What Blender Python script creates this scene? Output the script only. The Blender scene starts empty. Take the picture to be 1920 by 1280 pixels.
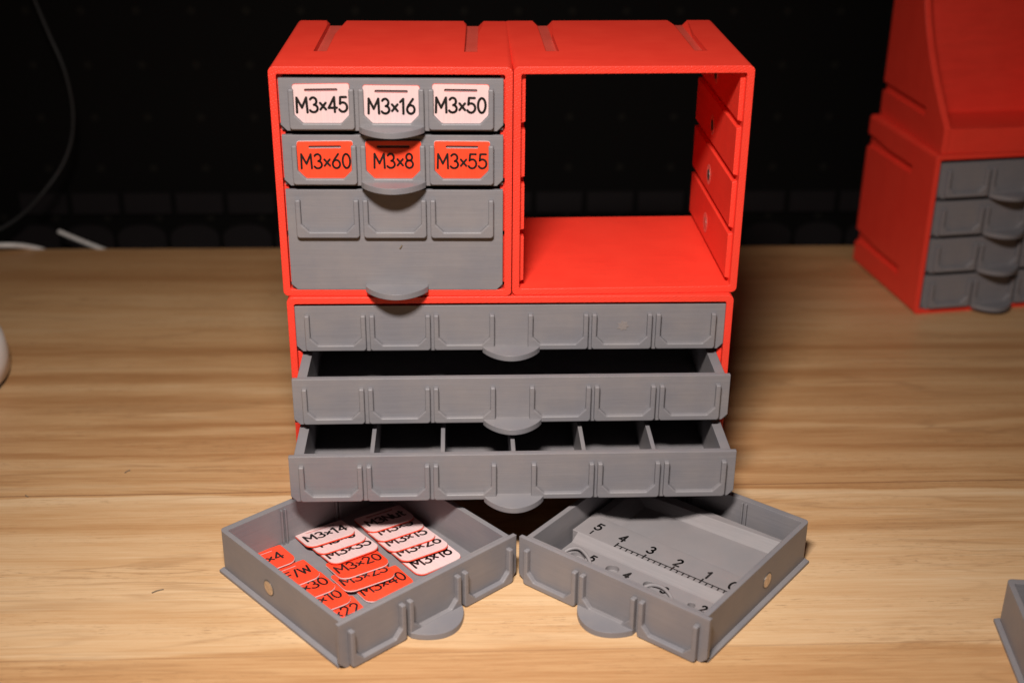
import bpy, bmesh, math, random
from mathutils import Vector, Matrix
random.seed(7)
S = 0.00073                      # one drawing unit in metres
C = bpy.context.scene.collection
R = math.radians
sc = bpy.context.scene

# ------------------------------------------------------------------ camera, world, lamp, exposure
cam_d = bpy.data.cameras.new('camera'); cam = bpy.data.objects.new('camera', cam_d); C.objects.link(cam)
sc.camera = cam
pitch, yaw, roll = -0.4383, 0.0350, 0.0081
cp, sp, cy, sy = math.cos(pitch), math.sin(pitch), math.cos(yaw), math.sin(yaw)
F = Vector((sy*cp, cy*cp, sp)); RT = Vector((cy, -sy, 0)); UP = RT.cross(F)
R2 = RT*math.cos(roll)+UP*math.sin(roll); U2 = -RT*math.sin(roll)+UP*math.cos(roll)
m = Matrix((R2, U2, -F)).transposed().to_4x4()
m.translation = Vector((-18.24, -534.07, 329.92))*S
cam.matrix_world = m
cam_d.sensor_width = 36.0
cam_d.lens = 2467.55/1920*36.0
cam_d.clip_start = 0.01; cam_d.clip_end = 20
cam_d.dof.use_dof = True
cam_d.dof.focus_distance = 575*S
cam_d.dof.aperture_fstop = 9.0
cam_d.dof.aperture_blades = 7

world = bpy.data.worlds.new('World'); sc.world = world; world.use_nodes = True
bgn = world.node_tree.nodes['Background']
bgn.inputs[0].default_value = (1.0, 0.86, 0.74, 1); bgn.inputs[1].default_value = 0.008

def area(name, loc, target, size, power, color, spread=180):
    l = bpy.data.lights.new(name, 'AREA'); l.shape = 'ELLIPSE'; l.size = size[0]*S; l.size_y = size[1]*S; l.energy = power; l.color = color
    l.spread = R(spread)
    o = bpy.data.objects.new(name, l); C.objects.link(o)
    o.location = Vector(loc)*S
    o.rotation_euler = (Vector(target)-Vector(loc)).to_track_quat('-Z', 'Y').to_euler()
    return o
area('key_lamp', (-68, -430, 565), (-30, -75, 35), (150, 68), 0.97, (1.0, 0.925, 0.855), 86)

sc.view_settings.view_transform = 'Standard'; sc.view_settings.look = 'None'
sc.view_settings.exposure = 0.0; sc.view_settings.gamma = 1.0
sc.view_settings.use_curve_mapping = False

# ------------------------------------------------------------------ materials
def newmat(name):
    mt = bpy.data.materials.new(name); mt.use_nodes = True
    nt = mt.node_tree; b = nt.nodes['Principled BSDF']
    return mt, nt, b
def N(nt, t, **kw):
    n = nt.nodes.new(t)
    for k, v in kw.items(): setattr(n, k, v)
    return n
def mixc(nt, fac, a, b, blend='MIX'):
    n = N(nt, 'ShaderNodeMix', data_type='RGBA', blend_type=blend)
    for sock, v in ((n.inputs[0], fac), (n.inputs[6], a), (n.inputs[7], b)):
        if hasattr(v, 'links') or isinstance(v, bpy.types.NodeSocket): nt.links.new(v, sock)
        elif isinstance(v, (int, float)): sock.default_value = v
        else: sock.default_value = (*v, 1)
    return n.outputs[2]
def mth(nt, op, a, b=None, c=None, clamp=False):
    n = N(nt, 'ShaderNodeMath', operation=op, use_clamp=clamp)
    for i, v in enumerate((a, b, c)):
        if v is None: continue
        if isinstance(v, bpy.types.NodeSocket): nt.links.new(v, n.inputs[i])
        else: n.inputs[i].default_value = v
    return n.outputs[0]
def mapping(nt, scale, src=None, rot=(0, 0, 0), loc=(0, 0, 0)):
    if src is None: src = N(nt, 'ShaderNodeTexCoord').outputs['Object']
    mp = N(nt, 'ShaderNodeMapping'); mp.inputs['Scale'].default_value = scale
    mp.inputs['Rotation'].default_value = rot; mp.inputs['Location'].default_value = loc
    nt.links.new(src, mp.inputs['Vector']); return mp.outputs[0]
def noise(nt, vec, scale, detail=3, rough=0.55, dist=0.0):
    n = N(nt, 'ShaderNodeTexNoise'); n.inputs['Scale'].default_value = scale
    n.inputs['Detail'].default_value = detail; n.inputs['Roughness'].default_value = rough
    n.inputs['Distortion'].default_value = dist
    nt.links.new(vec, n.inputs['Vector']); return n.outputs[0]
def ramp(nt, fac, stops):
    n = N(nt, 'ShaderNodeValToRGB'); cr = n.color_ramp
    while len(cr.elements) > 1: cr.elements.remove(cr.elements[-1])
    cr.elements[0].position = stops[0][0]; cr.elements[0].color = (*stops[0][1], 1) if isinstance(stops[0][1], tuple) else (stops[0][1],)*3+(1,)
    for p, c in stops[1:]:
        e = cr.elements.new(p); e.color = (*c, 1) if isinstance(c, tuple) else (c, c, c, 1)
    nt.links.new(fac, n.inputs[0]); return n.outputs[0]

def plastic(name, c1, c2, axis='z', rough=0.5, line=0.35, dots=False, edge=0.45, sss=0.0, spec=0.4):
    """printed plastic: layer lines across `axis`, blotchy tone, softly rounded edges"""
    mt, nt, b = newmat(name)
    k = 1/S
    tc = N(nt, 'ShaderNodeTexCoord').outputs['Object']
    blot = noise(nt, mapping(nt, (k*0.05,)*3, tc), 1.0, 3, 0.6)
    blot = ramp(nt, blot, [(0.35, 0.0), (0.65, 1.0)])
    col = mixc(nt, blot, c1, c2)
    sv = {'z': (0.02, 0.02, 0.75), 'y': (0.02, 1.15, 0.02), 'x': (1.15, 0.02, 0.02)}[axis]
    ln = noise(nt, mapping(nt, tuple(v*k for v in sv), tc), 1.0, 4, 0.75)
    sv2 = {'z': (0.05, 0.05, 3.0), 'y': (0.05, 3.0, 0.05), 'x': (3.0, 0.05, 0.05)}[axis]
    ln2 = noise(nt, mapping(nt, tuple(v*k for v in sv2), tc), 1.0, 2, 0.6)
    lines = mth(nt, 'ADD', mth(nt, 'MULTIPLY', ln, 0.6), mth(nt, 'MULTIPLY', ln2, 0.4))
    shade = ramp(nt, lines, [(0.34, 0.86), (0.66, 1.1)])
    col = mixc(nt, 0.55, col, mixc(nt, 1.0, col, shade, 'MULTIPLY'))
    speck = noise(nt, mapping(nt, (k*2.2,)*3, tc), 1.0, 2, 0.6)
    col = mixc(nt, ramp(nt, speck, [(0.66, 0.0), (0.78, 0.35)]), col, tuple(min(1, v*1.35+0.015) for v in c1))
    nt.links.new(col, b.inputs['Base Color'])
    b.inputs['Roughness'].default_value = rough
    nt.links.new(mth(nt, 'ADD', mth(nt, 'MULTIPLY', lines, 0.22), rough-0.11), b.inputs['Roughness'])
    b.inputs['Specular IOR Level'].default_value = spec
    if sss: 
        b.inputs['Subsurface Weight'].default_value = sss
        b.inputs['Subsurface Radius'].default_value = (1.0, 0.35, 0.25); b.inputs['Subsurface Scale'].default_value = 0.0012
    bev = N(nt, 'ShaderNodeBevel', samples=4); bev.inputs['Radius'].default_value = edge*S
    bp = N(nt, 'ShaderNodeBump'); bp.inputs['Strength'].default_value = line; bp.inputs['Distance'].default_value = 0.12*S
    h = mth(nt, 'ADD', lines, mth(nt, 'MULTIPLY', speck, 0.25))
    if dots:      # dimples left by the infill on faces that look along y
        vo = N(nt, 'ShaderNodeTexVoronoi', feature='F1'); vo.inputs['Scale'].default_value = 1.0
        vo.inputs['Randomness'].default_value = 0.28
        nt.links.new(mapping(nt, (k*0.83, k*0.02, k*0.83), tc, rot=(0, R(27), 0)), vo.inputs['Vector'])
        g = N(nt, 'ShaderNodeNewGeometry')
        sx = N(nt, 'ShaderNodeSeparateXYZ'); nt.links.new(g.outputs['True Normal'], sx.inputs[0])
        front = ramp(nt, mth(nt, 'ABSOLUTE', sx.outputs[1]), [(0.9, 0.0), (0.97, 1.0)])
        dd = mth(nt, 'MULTIPLY', ramp(nt, vo.outputs['Distance'], [(0.16, 0.0), (0.34, 1.0)]), front)
        h = mth(nt, 'ADD', h, mth(nt, 'MULTIPLY', dd, 4.0))
    nt.links.new(h, bp.inputs['Height']); nt.links.new(bev.outputs[0], bp.inputs['Normal'])
    nt.links.new(bp.outputs[0], b.inputs['Normal'])
    return mt

RED = plastic('red_plastic', (0.83, 0.050, 0.028), (0.80, 0.044, 0.025), 'y', 0.42, 0.33, dots=True, edge=0.7)
REDPALE = plastic('red_plastic_scuffed', (0.62, 0.085, 0.060), (0.58, 0.070, 0.048), 'y', 0.35, 0.5, edge=0.2)
GRAY = plastic('gray_plastic', (0.205, 0.190, 0.197), (0.176, 0.170, 0.187), 'z', 0.42, 0.85, edge=0.5)
GRAYV = plastic('gray_plastic_block', (0.235, 0.212, 0.218), (0.215, 0.202, 0.212), 'z', 0.5, 0.45, edge=0.5)
TAGRED = plastic('tag_red', (0.88, 0.075, 0.030), (0.86, 0.062, 0.024), 'x', 0.34, 0.25, edge=0.2)
TAGWHITE = plastic('tag_white', (0.72, 0.50, 0.48), (0.66, 0.48, 0.49), 'x', 0.5, 0.3, edge=0.2)

def simple(name, col, rough=0.5, metal=0.0, spec=0.5, nscale=None, amp=0.2):
    mt, nt, b = newmat(name)
    b.inputs['Base Color'].default_value = (*col, 1); b.inputs['Roughness'].default_value = rough
    b.inputs['Metallic'].default_value = metal; b.inputs['Specular IOR Level'].default_value = spec
    ns = noise(nt, mapping(nt, ((nscale or 0.2)/S,)*3), 1.0, 3)
    nt.links.new(mixc(nt, ns, tuple(c*(1-amp) for c in col), tuple(min(1, c*(1+amp)) for c in col)), b.inputs['Base Color'])
    return mt
INK = simple('black_lettering', (0.010, 0.009, 0.009), 0.38)
MAGNET = simple('magnet_metal', (0.52, 0.46, 0.41), 0.28, 0.85, nscale=0.7, amp=0.6)
SEAT = simple('magnet_seat', (0.70, 0.13, 0.10), 0.6, nscale=0.6, amp=0.45)
CABLE_W = simple('white_cable', (0.62, 0.58, 0.56), 0.45)
CABLE_D = simple('dark_cable', (0.008, 0.0075, 0.008), 0.5)
WHITE = simple('white_plastic', (0.80, 0.76, 0.74), 0.4, nscale=0.02, amp=0.03)
SHADOW_BLACK = simple('contact_shadow_black', (0.012, 0.011, 0.011), 0.7)  # near-black standing in for the contact shadow of the round base
BIN = simple('dark_bin_plastic', (0.008, 0.006, 0.0066), 0.7, spec=0.15, nscale=0.05)
DUST = simple('dust', (0.16, 0.12, 0.08), 0.9)
GLUE = simple('dried_glue', (0.21, 0.19, 0.19), 0.22, nscale=1.5, amp=0.25)
LINT = simple('lint', (0.45, 0.42, 0.40), 0.9)


def pegboard_mat():
    mt, nt, b = newmat('pegboard_black')
    tc = N(nt, 'ShaderNodeTexCoord').outputs['Object']
    sx = N(nt, 'ShaderNodeSeparateXYZ'); nt.links.new(tc, sx.inputs[0])
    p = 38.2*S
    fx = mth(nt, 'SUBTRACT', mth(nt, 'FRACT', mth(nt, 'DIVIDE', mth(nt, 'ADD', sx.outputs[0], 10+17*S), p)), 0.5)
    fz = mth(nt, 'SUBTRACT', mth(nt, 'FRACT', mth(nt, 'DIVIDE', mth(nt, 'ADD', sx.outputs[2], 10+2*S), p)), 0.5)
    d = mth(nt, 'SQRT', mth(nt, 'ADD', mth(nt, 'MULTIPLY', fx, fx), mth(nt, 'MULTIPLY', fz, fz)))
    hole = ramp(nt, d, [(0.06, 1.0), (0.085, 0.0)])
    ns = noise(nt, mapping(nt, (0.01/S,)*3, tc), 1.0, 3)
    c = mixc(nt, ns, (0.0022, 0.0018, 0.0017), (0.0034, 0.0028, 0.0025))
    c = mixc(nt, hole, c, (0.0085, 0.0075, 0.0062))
    nt.links.new(c, b.inputs['Base Color']); b.inputs['Roughness'].default_value = 0.7
    b.inputs['Specular IOR Level'].default_value = 0.08
    return mt
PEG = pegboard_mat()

def desk_mat():
    mt, nt, b = newmat('wood_laminate')
    k = 1/S
    tc = N(nt, 'ShaderNodeTexCoord').outputs['Object']
    sx = N(nt, 'ShaderNodeSeparateXYZ'); nt.links.new(tc, sx.inputs[0])
    # wavy drift of the grain bands
    drift = noise(nt, mapping(nt, (k*0.0050, k*0.012, 1), tc), 1.0, 3, 0.5)
    drift2 = noise(nt, mapping(nt, (k*0.016, k*0.08, 1), tc, loc=(4, 2, 0)), 1.0, 3, 0.6)
    yy = mth(nt, 'MULTIPLY', sx.outputs[1], k)
    yd = mth(nt, 'ADD', yy, mth(nt, 'MULTIPLY', mth(nt, 'SUBTRACT', drift, 0.5), 26.0))
    yd = mth(nt, 'ADD', yd, mth(nt, 'MULTIPLY', mth(nt, 'SUBTRACT', drift2, 0.5), 6.0))
    # named bands, distance towards the back of the desk in drawing units -> tone (0 dark .. 1 light)
    bands = [(-260, .55), (-165, .45), (-128, .42), (-117.5, .50), (-116.5, .80), (-95, .72), (-75, .86), (-60, .78), (-52, .62), (-50, .80),
             (-36, .74), (-27, .42), (-23, .70), (-9, .66), (-5, .92), (0, .90), (1.2, .30), (2.2, .42), (12, .62), (16, .30), (24, .50),
             (34, .62), (42, .20), (44, .45), (58, .30), (66, .62), (70, .25), (80, .55), (96, .30)]
    bands2 = [(96, .30), (108, .60), (118, .35), (124, .22), (132, .55), (150, .40), (156, .18), (166, .42), (180, .50),
              (205, .62), (215, .55), (240, .48), (255, .42), (270, .22), (290, .30), (330, .35)]
    def bandramp(bs):
        lo, hi = bs[0][0], bs[-1][0]
        f = mth(nt, 'DIVIDE', mth(nt, 'SUBTRACT', yd, lo), hi-lo, clamp=True)
        return ramp(nt, f, [((p-lo)/(hi-lo), v) for p, v in bs])
    b1, b2 = bandramp(bands), bandramp(bands2)
    sel = mth(nt, 'GREATER_THAN', yd, 96.0)
    tone = mixc(nt, sel, b1, b2)
    st = noise(nt, mapping(nt, (k*0.0040, k*0.075, 1), tc, loc=(1, 7, 0)), 1.0, 9, 0.68, 0.6)
    st2 = noise(nt, mapping(nt, (k*0.02, k*0.9, 1), tc, loc=(3, 1, 0)), 1.0, 6, 0.75, 0.2)
    t = N(nt, 'ShaderNodeSeparateColor'); nt.links.new(tone, t.inputs[0])
    tt = mth(nt, 'ADD', mth(nt, 'MULTIPLY', t.outputs[0], 0.80), mth(nt, 'MULTIPLY', mth(nt, 'SUBTRACT', st, 0.5), 0.75))
    tt = mth(nt, 'ADD', tt, mth(nt, 'MULTIPLY', mth(nt, 'SUBTRACT', st2, 0.5), 0.85))
    tt = mth(nt, 'ADD', tt, 0.13)
    col = ramp(nt, tt, [(0.0, (0.27, 0.122, 0.048)), (0.3, (0.38, 0.192, 0.080)), (0.55, (0.495, 0.287, 0.137)), (0.8, (0.585, 0.385, 0.215)), (1.0, (0.64, 0.455, 0.28))])
    # thin wandering veins
    vn = noise(nt, mapping(nt, (k*0.0036, k*0.034, 1), tc, loc=(6, 2, 0)), 1.0, 4, 0.5, 0.9)
    vm = noise(nt, mapping(nt, (k*0.006, k*0.02, 1), tc, loc=(1, 9, 0)), 1.0, 2, 0.5)
    fr = mth(nt, 'ABSOLUTE', mth(nt, 'SUBTRACT', mth(nt, 'FRACT', mth(nt, 'MULTIPLY', vn, 9.0)), 0.5))
    vein = mth(nt, 'MULTIPLY', ramp(nt, fr, [(0.0, 1.0), (0.16, 0.0)]), ramp(nt, vm, [(0.42, 0.0), (0.62, 1.0)]))
    col = mixc(nt, mth(nt, 'MULTIPLY', vein, 0.42), col, (0.25, 0.125, 0.055))
    # pores: short dark dashes lying along the grain
    po = noise(nt, mapping(nt, (k*0.14, k*1.9, 1), tc, loc=(9, 5, 0)), 1.0, 3, 0.6)
    pm = noise(nt, mapping(nt, (k*0.008, k*0.055, 1), tc, loc=(2, 3, 0)), 1.0, 3, 0.6)
    pore = mth(nt, 'MULTIPLY', ramp(nt, po, [(0.58, 0.0), (0.68, 1.0)]), ramp(nt, pm, [(0.44, 0.0), (0.60, 1.0)]))
    col = mixc(nt, mth(nt, 'MULTIPLY', pore, 0.68), col, (0.20, 0.10, 0.045))
    # board seams
    seam = None
    slope = mth(nt, 'ADD', yy, mth(nt, 'MULTIPLY', mth(nt, 'MULTIPLY', sx.outputs[0], k), -0.012))
    for pos, wd_, am in ((4.6, 0.35, 0.75), (-117.0, 0.3, 0.35), (140.0, 0.5, 0.25)):
        s_ = ramp(nt, mth(nt, 'ABSOLUTE', mth(nt, 'SUBTRACT', slope, pos)), [(wd_*0.6, am), (wd_*1.6 if wd_*1.6 < 1 else 1.0, 0.0)])
        ss = N(nt, 'ShaderNodeSeparateColor'); nt.links.new(s_, ss.inputs[0])
        seam = ss.outputs[0] if seam is None else mth(nt, 'MAXIMUM', seam, ss.outputs[0])
    col = mixc(nt, seam, col, (0.17, 0.075, 0.035))
    nt.links.new(col, b.inputs['Base Color'])
    nt.links.new(mth(nt, 'ADD', mth(nt, 'MULTIPLY', st2, 0.16), 0.36), b.inputs['Roughness'])
    b.inputs['Specular IOR Level'].default_value = 0.42
    bp = N(nt, 'ShaderNodeBump'); bp.inputs['Strength'].default_value = 0.22; bp.inputs['Distance'].default_value = 0.10*S
    fine = noise(nt, mapping(nt, (k*0.9, k*1.6, 1), tc), 1.0, 3, 0.6)
    nt.links.new(mth(nt, 'SUBTRACT', mth(nt, 'ADD', st2, mth(nt, 'MULTIPLY', fine, 0.8)), pore), bp.inputs['Height'])
    nt.links.new(bp.outputs[0], b.inputs['Normal'])
    return mt
DESK = desk_mat()

# ------------------------------------------------------------------ mesh helpers (drawing units)
def link(name, me, mt, parent=None, loc=None, rot=None):
    me.materials.clear(); me.materials.append(mt)
    me.name = name
    o = bpy.data.objects.new(name, me); C.objects.link(o)
    if parent is not None: o.parent = parent
    if loc is not None: o.location = Vector(loc)*S
    if rot is not None: o.rotation_euler = rot
    return o
def mk(name, bm, mt, parent=None, loc=None, rot=None, smooth=False):
    bmesh.ops.recalc_face_normals(bm, faces=bm.faces)
    for v in bm.verts: v.co *= S
    me = bpy.data.meshes.new(name); bm.to_mesh(me); bm.free()
    if smooth:
        for p in me.polygons: p.use_smooth = True
    return link(name, me, mt, parent, loc, rot)
def thing(name, label, cat, loc=(0, 0, 0), rz=0.0, group=None, rot=None):
    o = bpy.data.objects.new(name, None); C.objects.link(o); o.empty_display_size = 0.01
    o.location = Vector(loc)*S; o.rotation_euler = rot if rot else (0, 0, rz)
    o['label'] = label; o['category'] = cat
    if group: o['group'] = group
    return o
def tag(o, label, cat, group=None):
    o['label'] = label; o['category'] = cat
    if group: o['group'] = group
    return o
def box(bm, x0, x1, y0, y1, z0, z1):
    vs = [bm.verts.new((x, y, z)) for x in (x0, x1) for y in (y0, y1) for z in (z0, z1)]
    for f in ((0, 1, 3, 2), (4, 6, 7, 5), (0, 4, 5, 1), (2, 3, 7, 6), (0, 2, 6, 4), (1, 5, 7, 3)):
        bm.faces.new([vs[i] for i in f])
    return vs
def rrect(x0, x1, z0, z1, r, n=5):
    """rounded rectangle; r = radius or four radii (bl, br, tr, tl)"""
    rr = (r,)*4 if isinstance(r, (int, float)) else r
    pts = []
    for (cx, cz, a0), q in zip(((x0, z0, 180), (x1, z0, 270), (x1, z1, 0), (x0, z1, 90)), rr):
        ox = cx + (q if cx == x0 else -q); oz = cz + (q if cz == z0 else -q)
        for i in range(n+1):
            a = R(a0+90*i/n); pts.append((ox+q*math.cos(a), oz+q*math.sin(a)))
    return pts
def prism(bm, poly, a, b, axis='y', holes=()):
    """extrude a flat outline (with holes) from a to b along axis"""
    def P(u, v, w): return {'y': (u, w, v), 'z': (u, v, w), 'x': (w, u, v)}[axis]
    for w in (a, b):
        edges = []
        for lp in (poly, *holes):
            vs = [bm.verts.new(P(u, v, w)) for u, v in lp]
            edges += [bm.edges.new((vs[i], vs[(i+1) % len(vs)])) for i in range(len(vs))]
            if w == a: pass
        if holes: bmesh.ops.triangle_fill(bm, use_beauty=True, use_dissolve=False, edges=edges)
        else: bm.faces.new([e.verts[0] for e in edges] if False else [bm.verts.ensure_lookup_table() or v for v in vs])
    for lp in (poly, *holes):
        n = len(lp)
        q0 = [bm.verts.new(P(u, v, a)) for u, v in lp]; q1 = [bm.verts.new(P(u, v, b)) for u, v in lp]
        for i in range(n): bm.faces.new((q0[i], q0[(i+1) % n], q1[(i+1) % n], q1[i]))
    bmesh.ops.remove_doubles(bm, verts=bm.verts[:], dist=1e-5)
def boolean(o, cutters, op='DIFFERENCE'):
    for c in cutters:
        md = o.modifiers.new('b', 'BOOLEAN'); md.operation = op; md.object = c; md.solver = 'EXACT'
    dg = bpy.context.evaluated_depsgraph_get(); dg.update()
    me = bpy.data.meshes.new_from_object(o.evaluated_get(dg))
    o.modifiers.clear(); old = o.data; mt = old.materials[0]; me.name = o.name
    o.data = me; me.materials.clear(); me.materials.append(mt)
    bpy.data.meshes.remove(old)
    for c in cutters:
        cm = c.data; bpy.data.objects.remove(c); bpy.data.meshes.remove(cm)
def cutter(bm):
    return mk('cutter', bm, RED)
def tube(bm, pts, r, n=10):
    """round tube through points, smooth (Catmull-Rom)"""
    P = [Vector(p) for p in pts]; Q = []
    for i in range(len(P)-1):
        p0, p1, p2, p3 = P[max(0, i-1)], P[i], P[i+1], P[min(len(P)-1, i+2)]
        for j in range(8):
            t = j/8
            Q.append(0.5*((2*p1)+(p2-p0)*t+(2*p0-5*p1+4*p2-p3)*t*t+(3*p1-p0-3*p2+p3)*t*t*t))
    Q.append(P[-1]); rings = []
    up = Vector((0, 0, 1))
    for i, q in enumerate(Q):
        d = (Q[min(i+1, len(Q)-1)]-Q[max(i-1, 0)]).normalized()
        s = d.cross(up); s = s.normalized() if s.length > 1e-3 else Vector((1, 0, 0)); u = s.cross(d)
        rings.append([bm.verts.new(q+(s*math.cos(2*math.pi*k/n)+u*math.sin(2*math.pi*k/n))*r) for k in range(n)])
    for a, b in zip(rings, rings[1:]):
        for k in range(n): bm.faces.new((a[k], a[(k+1) % n], b[(k+1) % n], b[k]))
    bm.faces.new(rings[0]); bm.faces.new(rings[-1])
def disc(bm, c, r, h, axis, n=28):
    mt = {'x': Matrix.Rotation(R(90), 4, 'Y'), 'y': Matrix.Rotation(R(90), 4, 'X'), 'z': Matrix()}[axis]
    bmesh.ops.create_cone(bm, cap_ends=True, segments=n, radius1=r, radius2=r, depth=h, matrix=Matrix.Translation(c) @ mt)

# ------------------------------------------------------------------ stroke lettering
def arc(cx, cz, rx, rz, a0, a1, n=10):
    return [(cx+rx*math.cos(R(a0+(a1-a0)*i/n)), cz+rz*math.sin(R(a0+(a1-a0)*i/n))) for i in range(n+1)]
G = {
 'M': (0.70, [[(0, 0), (0.03, 1), (0.35, 0.32), (0.67, 1), (0.70, 0)]]),
 '3': (0.50, [arc(.23, .75, .22, .25, 150, -80, 10)+arc(.23, .26, .27, .26, 80, -150, 12)]),
 'x': (0.36, [[(0.0, .18), (.36, .62)], [(0.0, .62), (.36, .18)]]),
 '4': (0.54, [[(.40, 0), (.40, 1), (0, .28), (.54, .28)]]),
 '5': (0.50, [[(.46, 1), (.08, 1), (.04, .55)]+arc(.22, .32, .28, .32, 125, -150, 12)]),
 '1': (0.26, [[(0, .80), (.20, 1), (.20, 0)]]),
 '6': (0.50, [[(.40, 1), (.12, .60)]+arc(.25, .29, .25, .29, 150, -215, 16)]),
 '0': (0.50, [arc(.25, .5, .25, .5, 90, 450, 22)]),
 '8': (0.50, [arc(.25, .76, .20, .24, -90, 270, 16), arc(.25, .27, .25, .27, 90, 450, 16)]),
 '2': (0.50, [arc(.24, .74, .23, .26, 165, -25, 10)+[(.02, 0), (.50, 0)]]),
 'F': (0.46, [[(0, 0), (0, 1), (.46, 1)], [(0, .52), (.38, .52)]]),
 '/': (0.34, [[(0, -.08), (.34, 1.05)]]),
 'W': (0.80, [[(0, 1), (.20, 0), (.40, .8), (.60, 0), (.80, 1)]]),
 'N': (0.56, [[(0, 0), (0, 1), (.56, 0), (.56, 1)]]),
 'u': (0.42, [[(0, .70), (0, .25)]+arc(.20, .22, .20, .22, 180, 340, 8)+[(.42, .30)], [(.42, .70), (.42, 0)]]),
 't': (0.30, [[(.12, .95), (.12, .18)]+arc(.26, .16, .14, .16, 180, 280, 5), [(0, .68), (.30, .68)]]),
 '(': (0.20, [arc(.28, .5, .28, .55, 105, 255, 10)]),
}
def lettering(text, h, sw, th, gap=0.19, center=True, slant=0.0):
    """raised strokes in the local x/y plane, cap height h, stroke sw, thickness th, baseline centre at origin"""
    bm = bmesh.new()
    total = sum(G[c][0] for c in text)+gap*(len(text)-1)
    x = -total/2 if center else 0.0
    lev = 0
    for c in text:
        for st in G[c][1]:
            pts = [((x+p[0]+slant*p[1])*h, (p[1]-0.5)*h) for p in st]
            lev = (lev+1) % 5; top = th+0.006*lev
            for p, q2 in zip(pts, pts[1:]):
                pv, qv = Vector(p), Vector(q2); d = (qv-pv).normalized(); nn = Vector((-d.y, d.x))*sw/2
                q = [pv+nn, qv+nn, qv-nn, pv-nn]; lev = (lev+1) % 5; top = th+0.006*lev
                vt = [bm.verts.new((v.x, v.y, top)) for v in q]; vb = [bm.verts.new((v.x, v.y, -0.1)) for v in q]
                bm.faces.new(vt)
                for j in range(4): bm.faces.new((vt[j], vb[j], vb[(j+1) % 4], vt[(j+1) % 4]))
            top = th+0.036
            for e in pts:
                disc(bm, (e[0], e[1], (top-0.1)/2+0.003), sw/2*1.02, top+0.1, 'z', 12)
        x += G[c][0]+gap
    return bm

# ------------------------------------------------------------------ drawers
HOLD_W = 26.9
def holder_outline(x0, top, bot):
    w = HOLD_W; z = bot+2.7; r = 2.2
    return [(x0, bot+0.9), (x0+0.9, bot), (x0+w-0.9, bot), (x0+w, bot+0.9), (x0+w, top), (x0+w-r, top),
            (x0+w-r, z+3.5), (x0+w-r-3.4, z), (x0+r+3.4, z), (x0+r, z+3.5), (x0+r, top), (x0, top)]
def make_drawer(label, width, height, centers, loc, rz, wall=2.35, dividers=(), magnets=(), slots=(), tab_w=27.0, depth=88, group='grey pull-out drawers', double=False, rib=()):
    t = thing('drawer', label, 'drawer', loc, rz, group)
    H = height; w = width/2
    bm = bmesh.new()
    prism(bm, [(-w, 2.6), (-w+2.6, 0), (w-2.6, 0), (w, 2.6), (w, H), (-w, H)], 0, 2.0)
    mk('front_panel', bm, GRAY, t)
    # open tray behind it
    bw = w-2.1; bd = 1.9; rimz = H-0.35; fl = 1.8
    out = rrect(-bw, bw, bd, depth, (0.3, 0.3, 2.2, 2.2)); inn = rrect(-bw+wall, bw-wall, 3.5, depth-3.0, (0.3, 0.3, 0.8, 0.8))
    bm = bmesh.new()
    ob = [bm.verts.new((x, y, 0.02)) for x, y in out]; ot = [bm.verts.new((x, y, rimz)) for x, y in out]
    it = [bm.verts.new((x, y, rimz)) for x, y in inn]; ib = [bm.verts.new((x, y, fl)) for x, y in inn]
    n = len(out); bm.faces.new(ob); bm.faces.new(ib)
    for i in range(n):
        j = (i+1) % n
        bm.faces.new((ob[i], ob[j], ot[j], ot[i])); bm.faces.new((ot[i], ot[j], it[j], it[i])); bm.faces.new((it[i], it[j], ib[j], ib[i]))
    mk('tray', bm, GRAY, t)
    for s in (-1, 1):
        bm = bmesh.new(); a, b = sorted((s*(bw-0.3), s*(w-0.05)))
        prism(bm, [(a, 0.06), (b, 0.06), (b, 1.3), (a, 1.9)] if s > 0 else [(a, 0.06), (b, 0.06), (b, 1.9), (a, 1.3)], 1.8, depth-0.4)
        mk('guide_rail', bm, GRAY, t)
    top, bot = H-3.9, H-20.9
    for cx in centers:
        bm = bmesh.new(); prism(bm, holder_outline(cx-HOLD_W/2, top, bot), -2.5, 0.15)
        ho = mk('label_holder', bm, GRAY, t); bv = ho.modifiers.new('bevel', 'BEVEL'); bv.width = 0.5*S; bv.segments = 2; bv.limit_method = 'ANGLE'
    # curved pull tab
    pts = [(-tab_w/2, 0.1), (-tab_w/2, -2.6)]
    hw = tab_w/2
    for i in range(1, 20):
        x = -hw+2*hw*i/20; pts.append((x, -2.6-9.4*(1-(x/hw)**2)**0.86))
    pts += [(tab_w/2, -2.6), (tab_w/2, 0.1)]
    bm = bmesh.new(); prism(bm, pts, 0.03, 2.6, 'z'); mk('pull_tab', bm, GRAY, t)
    for x in dividers:
        bm = bmesh.new(); box(bm, x-0.9, x+0.9, 3.4, depth-2.9, 1.7, H-1.0); mk('divider', bm, GRAY, t)
    for x in rib:
        for yy0, yy1 in ((depth-4.0, depth-2.9), (3.4, 4.2)):
            bm = bmesh.new()
            for q in (-0.95, 0.95): box(bm, x+q-0.45, x+q+0.45, yy0, yy1, 1.7, H-1.6)
            mk('divider_slot', bm, GRAY, t)
    for s in magnets:
        bm = bmesh.new(); disc(bm, (s*(bw+0.02), 51.5, 10.3), 3.65, 0.12, 'x')
        sm = mk('magnet_seat', bm, SEAT_GRAY, t)
        bm = bmesh.new(); disc(bm, (s*(bw+0.12), 51.5, 10.2), 3.1, 0.24, 'x')
        mk('magnet', bm, MAGNET, t)
    return t
SEAT_GRAY = simple('scuffed_gray', (0.10, 0.092, 0.09), 0.6, nscale=1.2, amp=0.25)
SMALL = (-28.65, 0, 28.65)
WIDE = (-77.9, -49.3, -20.9, 20.9, 49.3, 77.9)

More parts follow.
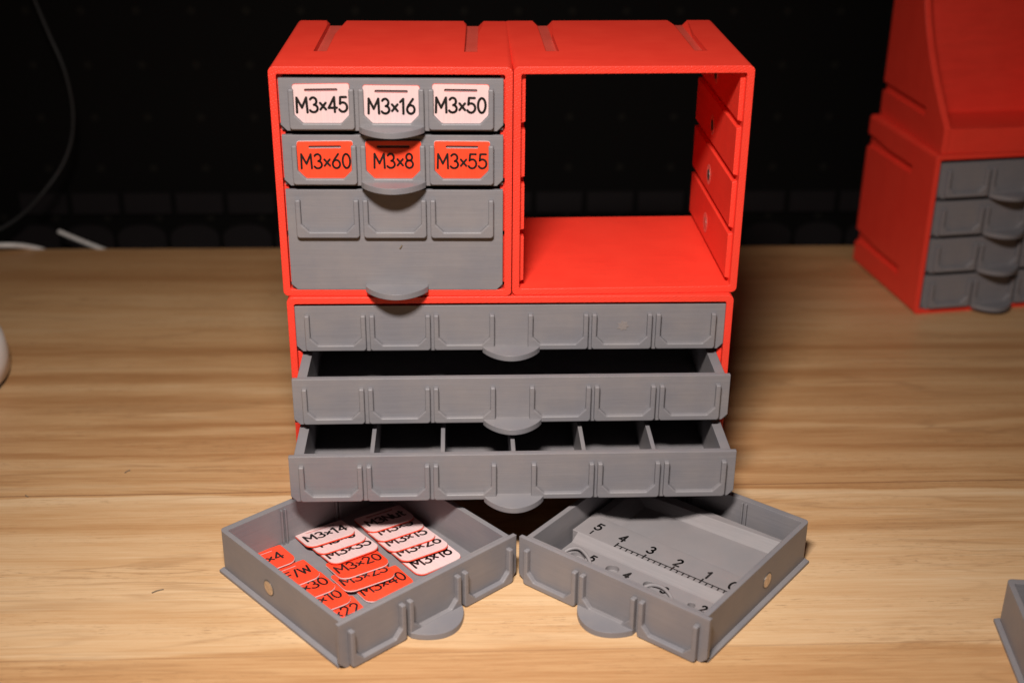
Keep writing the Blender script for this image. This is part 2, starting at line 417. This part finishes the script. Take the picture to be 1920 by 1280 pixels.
# ------------------------------------------------------------------ cabinets
T = 3.1
def make_cabinet(label, width, height, depth, loc, rz, side_magnets=False, side_grooves=True, group='red cabinet modules', origin_left=True):
    t = thing('cabinet', label, 'cabinet', loc, rz, group)
    x0, x1 = 0.08, width-0.08
    out = rrect(x0, x1, 0.05, height-0.05, 2.4, 6); inn = rrect(x0+T, x1-T, T, height-T, 0.9, 6)
    bm = bmesh.new()
    rings = []
    for y in (0, depth):
        rings.append(([bm.verts.new((x, y, z)) for x, z in out], [bm.verts.new((x, y, z)) for x, z in inn]))
    (fo, fi), (bo, bi) = rings; n = len(out)
    for i in range(n):
        j = (i+1) % n
        for q in ((fo[i], fo[j], fi[j], fi[i]), (bo[i], bo[j], bi[j], bi[i]), (fo[i], fo[j], bo[j], bo[i]), (fi[i], fi[j], bi[j], bi[i])): bm.faces.new(q)
    sh = mk('shell', bm, RED)
    cuts = []
    xs = [18.2, width-17.6]
    def cut(fn):
        b = bmesh.new(); fn(b); cuts.append(cutter(b))
    g = 2.75; d0 = 2.45
    for x in xs:       # channels on the roof, flared at the back
        cut(lambda b: box(b, x-g, x+g, 28, depth+5, height-d0, height+5))
        def wedge(b, x=x):
            lo = [(x-g, height-d0-.01), (x+g, height-d0-.01), (x+g+5, height+2.5), (x-g-5, height+2.5)]
            f = [b.verts.new((x, 62, height-d0-.01)) for x in (x-g, x+g)]+[b.verts.new((x, 62, height+2.5)) for x in (x+g, x-g)]
            k = [b.verts.new((u, depth+6, v)) for u, v in lo]
            b.faces.new(f); b.faces.new(k)
            for i in range(4): b.faces.new((f[i], f[(i+1) % 4], k[(i+1) % 4], k[i]))
        cut(wedge)
    if side_grooves:
        for sgn, xe in ((-1, x0), (1, x1)):
            for z in (18.2, height-17.6):
                a, b_ = sorted((xe-sgn*d0, xe+sgn*5))
                cut(lambda b: box(b, a, b_, 28, depth+5, z-g, z+g))
                def wedge2(b, z=z, xe=xe, sgn=sgn):
                    lo = [(xe-sgn*d0, z-g), (xe-sgn*d0, z+g), (xe+sgn*2.5, z+g+5), (xe+sgn*2.5, z-g-5)]
                    hi = [(xe-sgn*d0, z-g), (xe-sgn*d0, z+g), (xe+sgn*2.5, z+g), (xe+sgn*2.5, z-g)]
                    f = [b.verts.new((u, 62, v)) for u, v in hi]; k = [b.verts.new((u, depth+6, v)) for u, v in lo]
                    b.faces.new(f); b.faces.new(k)
                    for i in range(4): b.faces.new((f[i], f[(i+1) % 4], k[(i+1) % 4], k[i]))
                cut(wedge2)
    boolean(sh, cuts); sh.parent = t
    for x in xs:
        bm = bmesh.new(); box(bm, x-g+0.04, x+g-0.04, 28.05, depth-0.3, height-d0-0.3, height-d0+0.02); mk('channel_floor', bm, REDPALE, t)
    # guide panels, four a side, with the gaps the drawer rails run in
    p = (height-2*T)/4
    for sgn, xe in ((1, x0+T), (-1, x1-T)):
        for k in range(4):
            z0 = T+k*p+2.3; z1 = T+(k+1)*p-0.15 if k < 3 else height-T-0.02
            a, b_ = (xe-0.1*sgn, xe+2.0*sgn)
            poly = [(a, z0), (b_, z0+0.7), (b_, z1-0.5), (a, z1)]
            bm = bmesh.new(); prism(bm, poly, 3.2, depth-0.1)
            mk('guide_panel', bm, RED, t)
            if side_magnets and sgn < 0:
                zc = T+k*p+11.0; xm = b_
                bm = bmesh.new(); disc(bm, (xm-0.02, 52, zc), 4.8, 0.1, 'x'); mk('magnet_seat', bm, SEAT, t)
                bm = bmesh.new(); disc(bm, (xm-0.1, 52, zc-0.2), 2.6, 0.2, 'x'); mk('magnet', bm, MAGNET, t)
    return t

# ------------------------------------------------------------------ setting
bm = bmesh.new(); box(bm, -900, 900, -700, 324, -36, 0)
o = mk('tabletop', bm, DESK); o['kind'] = 'structure'
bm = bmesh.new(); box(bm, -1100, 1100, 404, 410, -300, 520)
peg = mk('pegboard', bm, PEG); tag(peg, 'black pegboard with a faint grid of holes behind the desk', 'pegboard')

# ------------------------------------------------------------------ the red cabinets
B = 101.96
make_cabinet('wide red cabinet holding three long grey drawers, at the bottom of the stack', 197.4, B, 91, (-98.7, -1.5, 0), 0, side_grooves=False)
UL_RZ = R(-0.9); UR_RZ = R(1.3)
UL = (-100.0, 0.4, B); UR = (0.25, -0.4, B+0.03)
make_cabinet('red cabinet with six labelled bays and a tall drawer, upper left of the stack', 100.0, B-0.6, 92, UL, UL_RZ)
make_cabinet('empty open red cabinet one can see through, upper right of the stack', 100.0, B-0.6, 92, UR, UR_RZ, side_magnets=True)
def in_ul(x, y, z):   # x from the module's own left edge
    c, s = math.cos(UL_RZ), math.sin(UL_RZ)
    return (UL[0]+c*x-s*y, UL[1]+s*x+c*y, UL[2]+z)
P4 = (B-0.6-2*T)/4
def slotz(k): return T+k*P4+0.12
DH = 21.9
make_drawer('shut three-bay drawer with white tags, top row of the upper left cabinet', 92.1, DH, SMALL, in_ul(50, -0.2, slotz(3)), UL_RZ)
make_drawer('shut three-bay drawer with red tags, second row of the upper left cabinet', 92.1, DH, SMALL, in_ul(50, -0.2, slotz(2)), UL_RZ)
make_drawer('double-height grey drawer with three empty label frames, bottom of the upper left cabinet', 92.1, DH+P4, SMALL, in_ul(50, -0.2, slotz(0)), UL_RZ, double=True)
def wide(label, qL, qR, z, **kw):
    rz = math.atan2(qL-qR, 191.0)
    return make_drawer(label, 191.0, DH, WIDE, (0, -(qL+qR)/2, z), rz, wall=4.2, tab_w=25.5, magnets=(), **kw)
wide('long six-bay grey drawer pushed shut, top of the wide cabinet', 0.6, 0.6, 75.6)
wide('long grey drawer pulled partly open with no dividers, middle of the wide cabinet', 24.0, 22.6, 51.2, rib=(-60, -30, 0, 30, 60))
wide('long grey drawer pulled furthest out with five thin dividers inside', 48.6, 47.0, 27.0, dividers=(-60.5, -30.3, 0, 30.3, 60.5))

# drawers lying on the desk
A = (-34.1, -97.47, 0); ATH = 0.7151
Cc = (37.12, -97.87, 0); CTH = -0.6958
dA = make_drawer('small grey drawer full of loose white and red tags, standing on the desk', 92.1, DH-0.8, SMALL, A, ATH, magnets=(-1, 1), rib=(-14.3, 14.3))
dC = make_drawer('small grey drawer holding a grey screw gauge with ruler marks, on the desk', 92.1, DH-0.8, SMALL, Cc, CTH, magnets=(-1, 1), rib=(-14.3, 14.3))
dD = make_drawer('small grey drawer cut off by the right edge of the picture, on the bare desk', 92.1, DH-0.8, SMALL, (229.6, -194.9, 0), -0.12, magnets=(1,), rib=(-14.3, 14.3))

# ------------------------------------------------------------------ tags
TAG_T = 0.95
def make_tag(text, white, label, loc, rot, group='name tags'):
    t = thing('label_tag', label, 'label tag', loc, 0, group, rot)
    top_m, base_m = (TAGWHITE, TAGRED) if white else (TAGRED, TAGWHITE)
    hole = rrect(-6.8, 6.8, -3.1, -1.9, 0.5, 3)
    for nm, mt, a, b, i in (('tag_base', base_m, 0, 0.5, 0.0), ('tag_face', top_m, 0.5, TAG_T, 0.08)):
        bm = bmesh.new(); prism(bm, rrect(-11.7+i, 11.7-i, -17.4+i, -i, (4.2, 4.2, 1.0, 1.0), 5), a, b, 'z', holes=[hole])
        mk(nm, bm, mt, t)
    h = 6.15 if 'N' not in text and 'W' not in text else 5.6
    o = mk('lettering', lettering(text, h, 1.02 if white else 0.9, 0.07), INK, t, (0.0, -8.6, TAG_T))
    return t
# in the label frames of the two top drawers
for k, row, white in ((3, (('M3x45', -28.7, .35, 1.0), ('M3x16', 0.1, -.2, -.4), ('M3x50', 28.6, .3, -.6)), True), (2, (('M3x60', -28.3, .1, .6), ('M3x8', .2, .3, 0), ('M3x55', 28.9, .2, -.3)), False)):
    for (txt, cx, dz, tilt), pos in zip(row, ('left', 'middle', 'right')):
        L = in_ul(50+cx, -0.25, slotz(k)+DH-2.35+dz)
        make_tag(txt, white, '%s tag reading %s in the %s frame of the %s row' % ('white' if white else 'red', txt.replace('x', '×'), pos, 'top' if white else 'second'),
                 L, (R(90), 0, UL_RZ) if not tilt else Matrix.Rotation(UL_RZ, 3, 'Z').__matmul__(Matrix.Rotation(R(90), 3, 'X')).__matmul__(Matrix.Rotation(R(tilt), 3, 'Z')).to_euler(), 'name tags slotted in drawer fronts')
# shingled loose tags in the left desk drawer: text, white?, centre of text in drawer axes, turn
cols = [
 [('M3x4', 0, -29.9, 77.3, -7, 'hindmost red tag, reading ×4 with the rest hidden by the drawer wall'),
  ('M3F/W', 0, -28.6, 60.8, -6, 'red tag reading F/W with a bump in the drawer, behind ×30'),
  ('M3x30', 0, -28.7, 49.4, -8, 'red tag reading ×30, half under the F/W tag'),
  ('M3x10', 0, -29.0, 38.2, -8.5, 'red tag reading ×10, between the ×30 and ×22 tags'),
  ('M3x22', 0, -28.8, 26.6, -9, 'red tag reading ×22 in the near corner of the drawer')],
 [('M3x14', 1, 1.4, 76.2, -11, 'white tag reading M3×14 with its slot showing, on top of its row'),
  ('M3x6', 1, 2.4, 69.6, -10, 'white tag mostly hidden under the M3×14 tag'),
  ('M3x35', 1, 2.0, 60.2, -8, 'white tag reading M3×35, in front of the M3×14 tag'),
  ('M3x20', 0, -1.4, 48.4, -10.5, 'red tag reading M3×20 in the middle row of loose tags'),
  ('M3x25', 0, -5.0, 39.6, -10.5, 'red tag reading M3×25, half under the M3×20 tag'),
  ('M3x40', 0, -1.8, 31.0, -6.5, 'red tag reading M3×40, nearest the drawer front in the middle row')],
 [('M3Nut', 1, 28.8, 68.6, -10.7, 'white tag reading M3Nut lying in the shadow at the back'),
  ('M3x5', 1, 27.6, 60.0, -10, 'white tag almost hidden under the M3Nut tag'),
  ('M3x15', 1, 26.3, 50.4, -10.5, 'white tag reading M3×15 in the right row of loose tags'),
  ('M3x26', 1, 25.8, 41.2, -10, 'white tag reading M3×26, half under the M3×15 tag'),
  ('M3x18', 1, 25.4, 32.2, -5.5, 'white tag reading M3×18, nearest the drawer front in the right row')]]
mA = Matrix.Translation(Vector(A)) @ Matrix.Rotation(ATH, 4, 'Z')
for col in cols:
    tilt = 0.0
    prev = None
    data = []
    for txt, wh, x, y, tw, lab in reversed(col):
        if prev is None: tilt = R(1.0)
        else: tilt = max(tilt, math.atan((TAG_T+0.25)/(y-prev)))
        data.append((txt, wh, x, y, tw, lab, tilt)); prev = y
    for txt, wh, x, y, tw, lab, tl in data:
        rz = R(tw)
        off = 8.6*math.cos(tl)
        bx, by = x-math.sin(rz)*off, y+math.cos(rz)*off
        mloc = mA @ Vector((bx, by, 1.95))
        rot = Matrix.Rotation(ATH+rz, 3, 'Z') @ Matrix.Rotation(-tl, 3, 'X')
        make_tag(txt, wh, lab, mloc, rot.to_euler(), 'loose name tags in the desk drawer')

# ------------------------------------------------------------------ screw gauge in the right desk drawer
gz = thing('screw_gauge', 'grey screw gauge with ruler numbers and sizing holes, in the right desk drawer', 'screw gauge', Cc, CTH)
bm = bmesh.new()
prism(bm, [(11, 1.9), (11, 8), (26.5, 8), (27.2, 8.3), (31.2, 11), (81, 11), (81, 1.9)], -40.3, 40.9, 'x')
blk = mk('gauge_block', bm, GRAYV)
cuts = []
b = bmesh.new()
lo = [(-29, 52), (33, 50), (33, 74), (-29, 72)]; hi = [(-36.5, 46.2), (42, 45.6), (42, 79.6), (-36.5, 75.0)]
f = [b.verts.new((x, y, 6.6)) for x, y in lo]; g_ = [b.verts.new((x, y, 11.2)) for x, y in hi]
b.faces.new(f); b.faces.new(g_)
for i in range(4): b.faces.new((f[i], f[(i+1) % 4], g_[(i+1) % 4], g_[i]))
bmesh.ops.recalc_face_normals(b, faces=b.faces); cuts.append(cutter(b))
for x, y, r in ((-29.2, 19.2, 3.6), (-12.3, 20.8, 2.9), (5.6, 21.0, 2.3), (26.8, 20.0, 1.6)):
    b = bmesh.new(); disc(b, (x, y, 8), r, 5, 'z', 26); cuts.append(cutter(b))
b = bmesh.new(); box(b, -50, -37.6, 5, 31, 1.0, 20); cuts.append(cutter(b))
boolean(blk, cuts); blk.parent = gz; blk.location = Vector((0, 0, 0.05))*S
for pts, in (([(-35.6, 17.0, 7.9), (-34.0, 20.2, 9.2), (-30.2, 21.8, 10.2), (-25.0, 20.2, 9.6), (-21.2, 17.4, 8.5), (-20.0, 15.5, 7.9)],),
             ([(5.0, 18.6, 7.9), (8.0, 20.4, 9.2), (12.6, 20.6, 9.8), (17.6, 18.6, 9.2), (21.0, 15.8, 7.9)],)):
    b = bmesh.new(); tube(b, pts, 0.75, 8); mk('raised_arc', b, GRAYV, gz, smooth=True)
for c, x, y in (('5', -32.2, 39.8), ('4', -19.0, 39.0), ('3', -4.6, 39.0), ('2', 9.4, 38.2), ('1', 23.6, 38.3), ('(', 34.6, 38.2)):
    mk('ruler_number', lettering(c, 4.9, 0.98, 0.07), INK, gz, (x, y, 11.05))
for c, x, y in (('5', -23.2, 21.8), ('4', -5.0, 20.9), ('3', 13.0, 21.6), ('2', 32.0, 20.6)):
    mk('hole_number', lettering(c, 4.1, 0.95, 0.07), INK, gz, (x, y, 8.05))
b = bmesh.new()
box(b, -18.6, 37.4, 32.9, 33.4, 10.9, 11.13)
for i in range(21):
    x = -18.6+2.8*i
    major = i % 5 == 0
    box(b, x-(.36 if major else .3), x+(.36 if major else .3), 31.3, 34.8 if major else 32.9, 10.9, 11.15 if not major else 11.17)
box(b, -32.9, -32.2, 33.0, 36.0, 10.9, 11.15)
mk('ruler_ticks', b, INK, gz)

# ------------------------------------------------------------------ second stack in the background
BG = (257.0, 205.0, 0); BGR = 0.15
make_cabinet('red cabinet full of small grey drawers, out of focus at the right back', 100.0, B, 92, BG, BGR)
def in_bg(x, y, z):
    c, s = math.cos(BGR), math.sin(BGR); return (BG[0]+c*x-s*y, BG[1]+s*x+c*y, BG[2]+z)
for k, nm in ((3, 'topmost'), (2, 'second from the top'), (1, 'third from the top'), (0, 'lowest')):
    make_drawer('blurred small grey drawer in the right background cabinet, ' + nm, 92.1, DH, SMALL, in_bg(50, -0.4, T+k*(B-2*T)/4+0.15), BGR, group='small drawers of the background cabinet')
hp = thing('hopper_bin', 'red open hopper with swept side walls, standing on the background cabinet', 'storage bin', in_bg(3.0, 1.5, B+0.1), BGR-0.042)
prof = [(0, 0), (0, 15.5)]
for z in range(18, 100, 4):
    u = (z-15.5)/84; prof.append((53*(1-(1-u)**1.75), z))
prof += [(54, 102), (92, 102), (92, 0)]
for nm, xa, xb in (('side_wall', 0.1, 4.0), ('side_wall', 96, 99.9)):
    b = bmesh.new(); prism(b, prof, xa, xb, 'x'); sw_ = mk(nm, b, RED)
    cs = []
    for z in (18.2,):
        b = bmesh.new()
        if xa < 1: box(b, -5, 2.4, 28, 100, z-2.75, z+2.75)
        else: box(b, 97.6, 105, 28, 100, z-2.75, z+2.75)
        cs.append(cutter(b))
    boolean(sw_, cs); sw_.parent = hp
b = bmesh.new(); prism(b, [(0.1, 0.05), (0.1, 15), (3.6, 15), (6, 12.0), (54, 10), (54, 0.05)], 3.95, 96.05, 'x'); mk('floor_tray', b, RED, hp)
b = bmesh.new(); prism(b, [(53.8, 0.1), (53.8, 10), (64, 101.5), (91.9, 101.5), (91.9, 0.1)], 3.9, 96.1, 'x'); mk('back_panel', b, RED, hp)

# ------------------------------------------------------------------ row of dark bins on the pegboard, cables, round base
for i in range(17):
    x = -333+i*38.2
    names = 'dark storage bin hanging in the row behind the desk, barely lit'
    t = thing('storage_bin', names, 'storage bin', (x, 403.9, -56), 0, 'dark bins hanging in a row behind the desk')
    b = bmesh.new(); box(b, -17, 17, -3.2, 0, 54, 70); mk('back_plate', b, BIN, t)
    pr = [(-17.5, 0)]+[(-17.5+0.0, 46)]
    pr += [(17.2*math.cos(R(180-180*j/12)), 46+9*math.sin(R(180-180*j/12))) for j in range(13)]
    pr += [(17.5, 46), (17.5, 0)]
    b = bmesh.new(); prism(b, pr, -30, -27); mk('front_wall', b, BIN, t)
    b = bmesh.new(); prism(b, [(-27.1, 0), (-27.1, 3), (-0.05, 3), (-0.05, 0)], -17.4, 17.4, 'x'); mk('bin_floor', b, BIN, t)
def px(u, v, Y):    # a point of the photograph carried out to the depth Y
    d = F*2467.55+R2*(u-960)-U2*(v-640); c = Vector((-18.24, -534.07, 329.92)); return c+d*((Y-c.y)/d.y)
def cable(name, uvY, r, mt, label):
    b = bmesh.new(); tube(b, [px(*q) for q in uvY], r); tag(mk(name, b, mt, smooth=True), label, 'cable')
cable('cable', [(52, -40, 380), (65, 0, 380), (92, 65, 378), (120, 130, 375), (136, 200, 372), (134, 262, 368), (114, 315, 362), (80, 362, 355), (42, 402, 350), (0, 430, 345), (-40, 446, 340)], 1.25, CABLE_D,
      'thin dark cable hanging in an arc at the upper left')
cable('cable', [(-60, 475, 312), (-20, 462, 316), (25, 460, 320), (60, 464, 326), (86, 472, 330), (110, 490, 334)], 1.7, CABLE_W, 'white cable lying over the back edge of the desk at the far left')
cable('cable', [(110, 434, 350), (138, 446, 346), (165, 457, 340), (200, 471, 334), (240, 492, 330)], 1.5, CABLE_W, 'short white cable end crossing behind the desk edge')
t = thing('round_base', 'white round plastic base cut off by the left edge of the picture', 'lamp base', (-332, 120, 0))
def lathe(bm, prof, n=64):
    rs = [[bm.verts.new((r*math.cos(2*math.pi*k/n), r*math.sin(2*math.pi*k/n), z)) for k in range(n)] for r, z in prof]
    for a, c in zip(rs, rs[1:]):
        for k in range(n): bm.faces.new((a[k], a[(k+1) % n], c[(k+1) % n], c[k]))
    bm.faces.new(rs[0]); bm.faces.new(rs[-1])
b = bmesh.new(); lathe(b, [(57, 2.15), (58.5, 3.2), (58.8, 12), (57.5, 21), (54, 25.5), (48, 27.5), (10, 28)]); mk('base_cover', b, WHITE, t, smooth=True)
b = bmesh.new(); lathe(b, [(57.6, 0.02), (57.6, 2.2)]); mk('contact_shadow_disc', b, SHADOW_BLACK, t)  # black disc under the cover, painted in as its contact shadow

# ------------------------------------------------------------------ crumbs and fluff
b = bmesh.new(); tube(b, [(0, 0, 0), (0.5, -.1, 0.7), (1.0, 0, 1.5)], 0.28, 6)
tag(mk('crumb', b, DUST, None, in_ul(51.6, -0.5, 22.6)), 'tiny brown fleck stuck to the face of the tall grey drawer', 'crumb')
b = bmesh.new(); st_ = []
for i in range(14): st_.append(((1.9 if i % 2 else 3.0)*math.cos(i*math.pi/7)*(0.8+0.3*random.random()), (1.9 if i % 2 else 3.0)*math.sin(i*math.pi/7)*(0.8+0.3*random.random())))
prism(b, st_, -0.18, 0.0)
glue = [o for o in bpy.data.objects if o.get('label', '').startswith('long six-bay')][0]
mk('glue_mark', b, GLUE, glue, (50.0, 0, 11.5))
for i, (x, y, l, a, lab) in enumerate([(-186, 22, 3.2, 0.9, 'dark crumb on the bare desk left of the cabinet'), (-226, 1, 2.2, 2.4, 'tiny dark crumb at the far left of the desk near the seam'), (-152, -76, 5.0, 0.5, 'thin dark sliver on the desk left of the tag drawer')]):
    b = bmesh.new(); tube(b, [(0, 0, 0.3), (l*.5, .3, .35), (l, 0, 0.3)], 0.28, 6)
    tag(mk('crumb', b, DUST, None, (x, y, 0), (0, 0, a)), lab, 'crumb', 'crumbs on the desk')
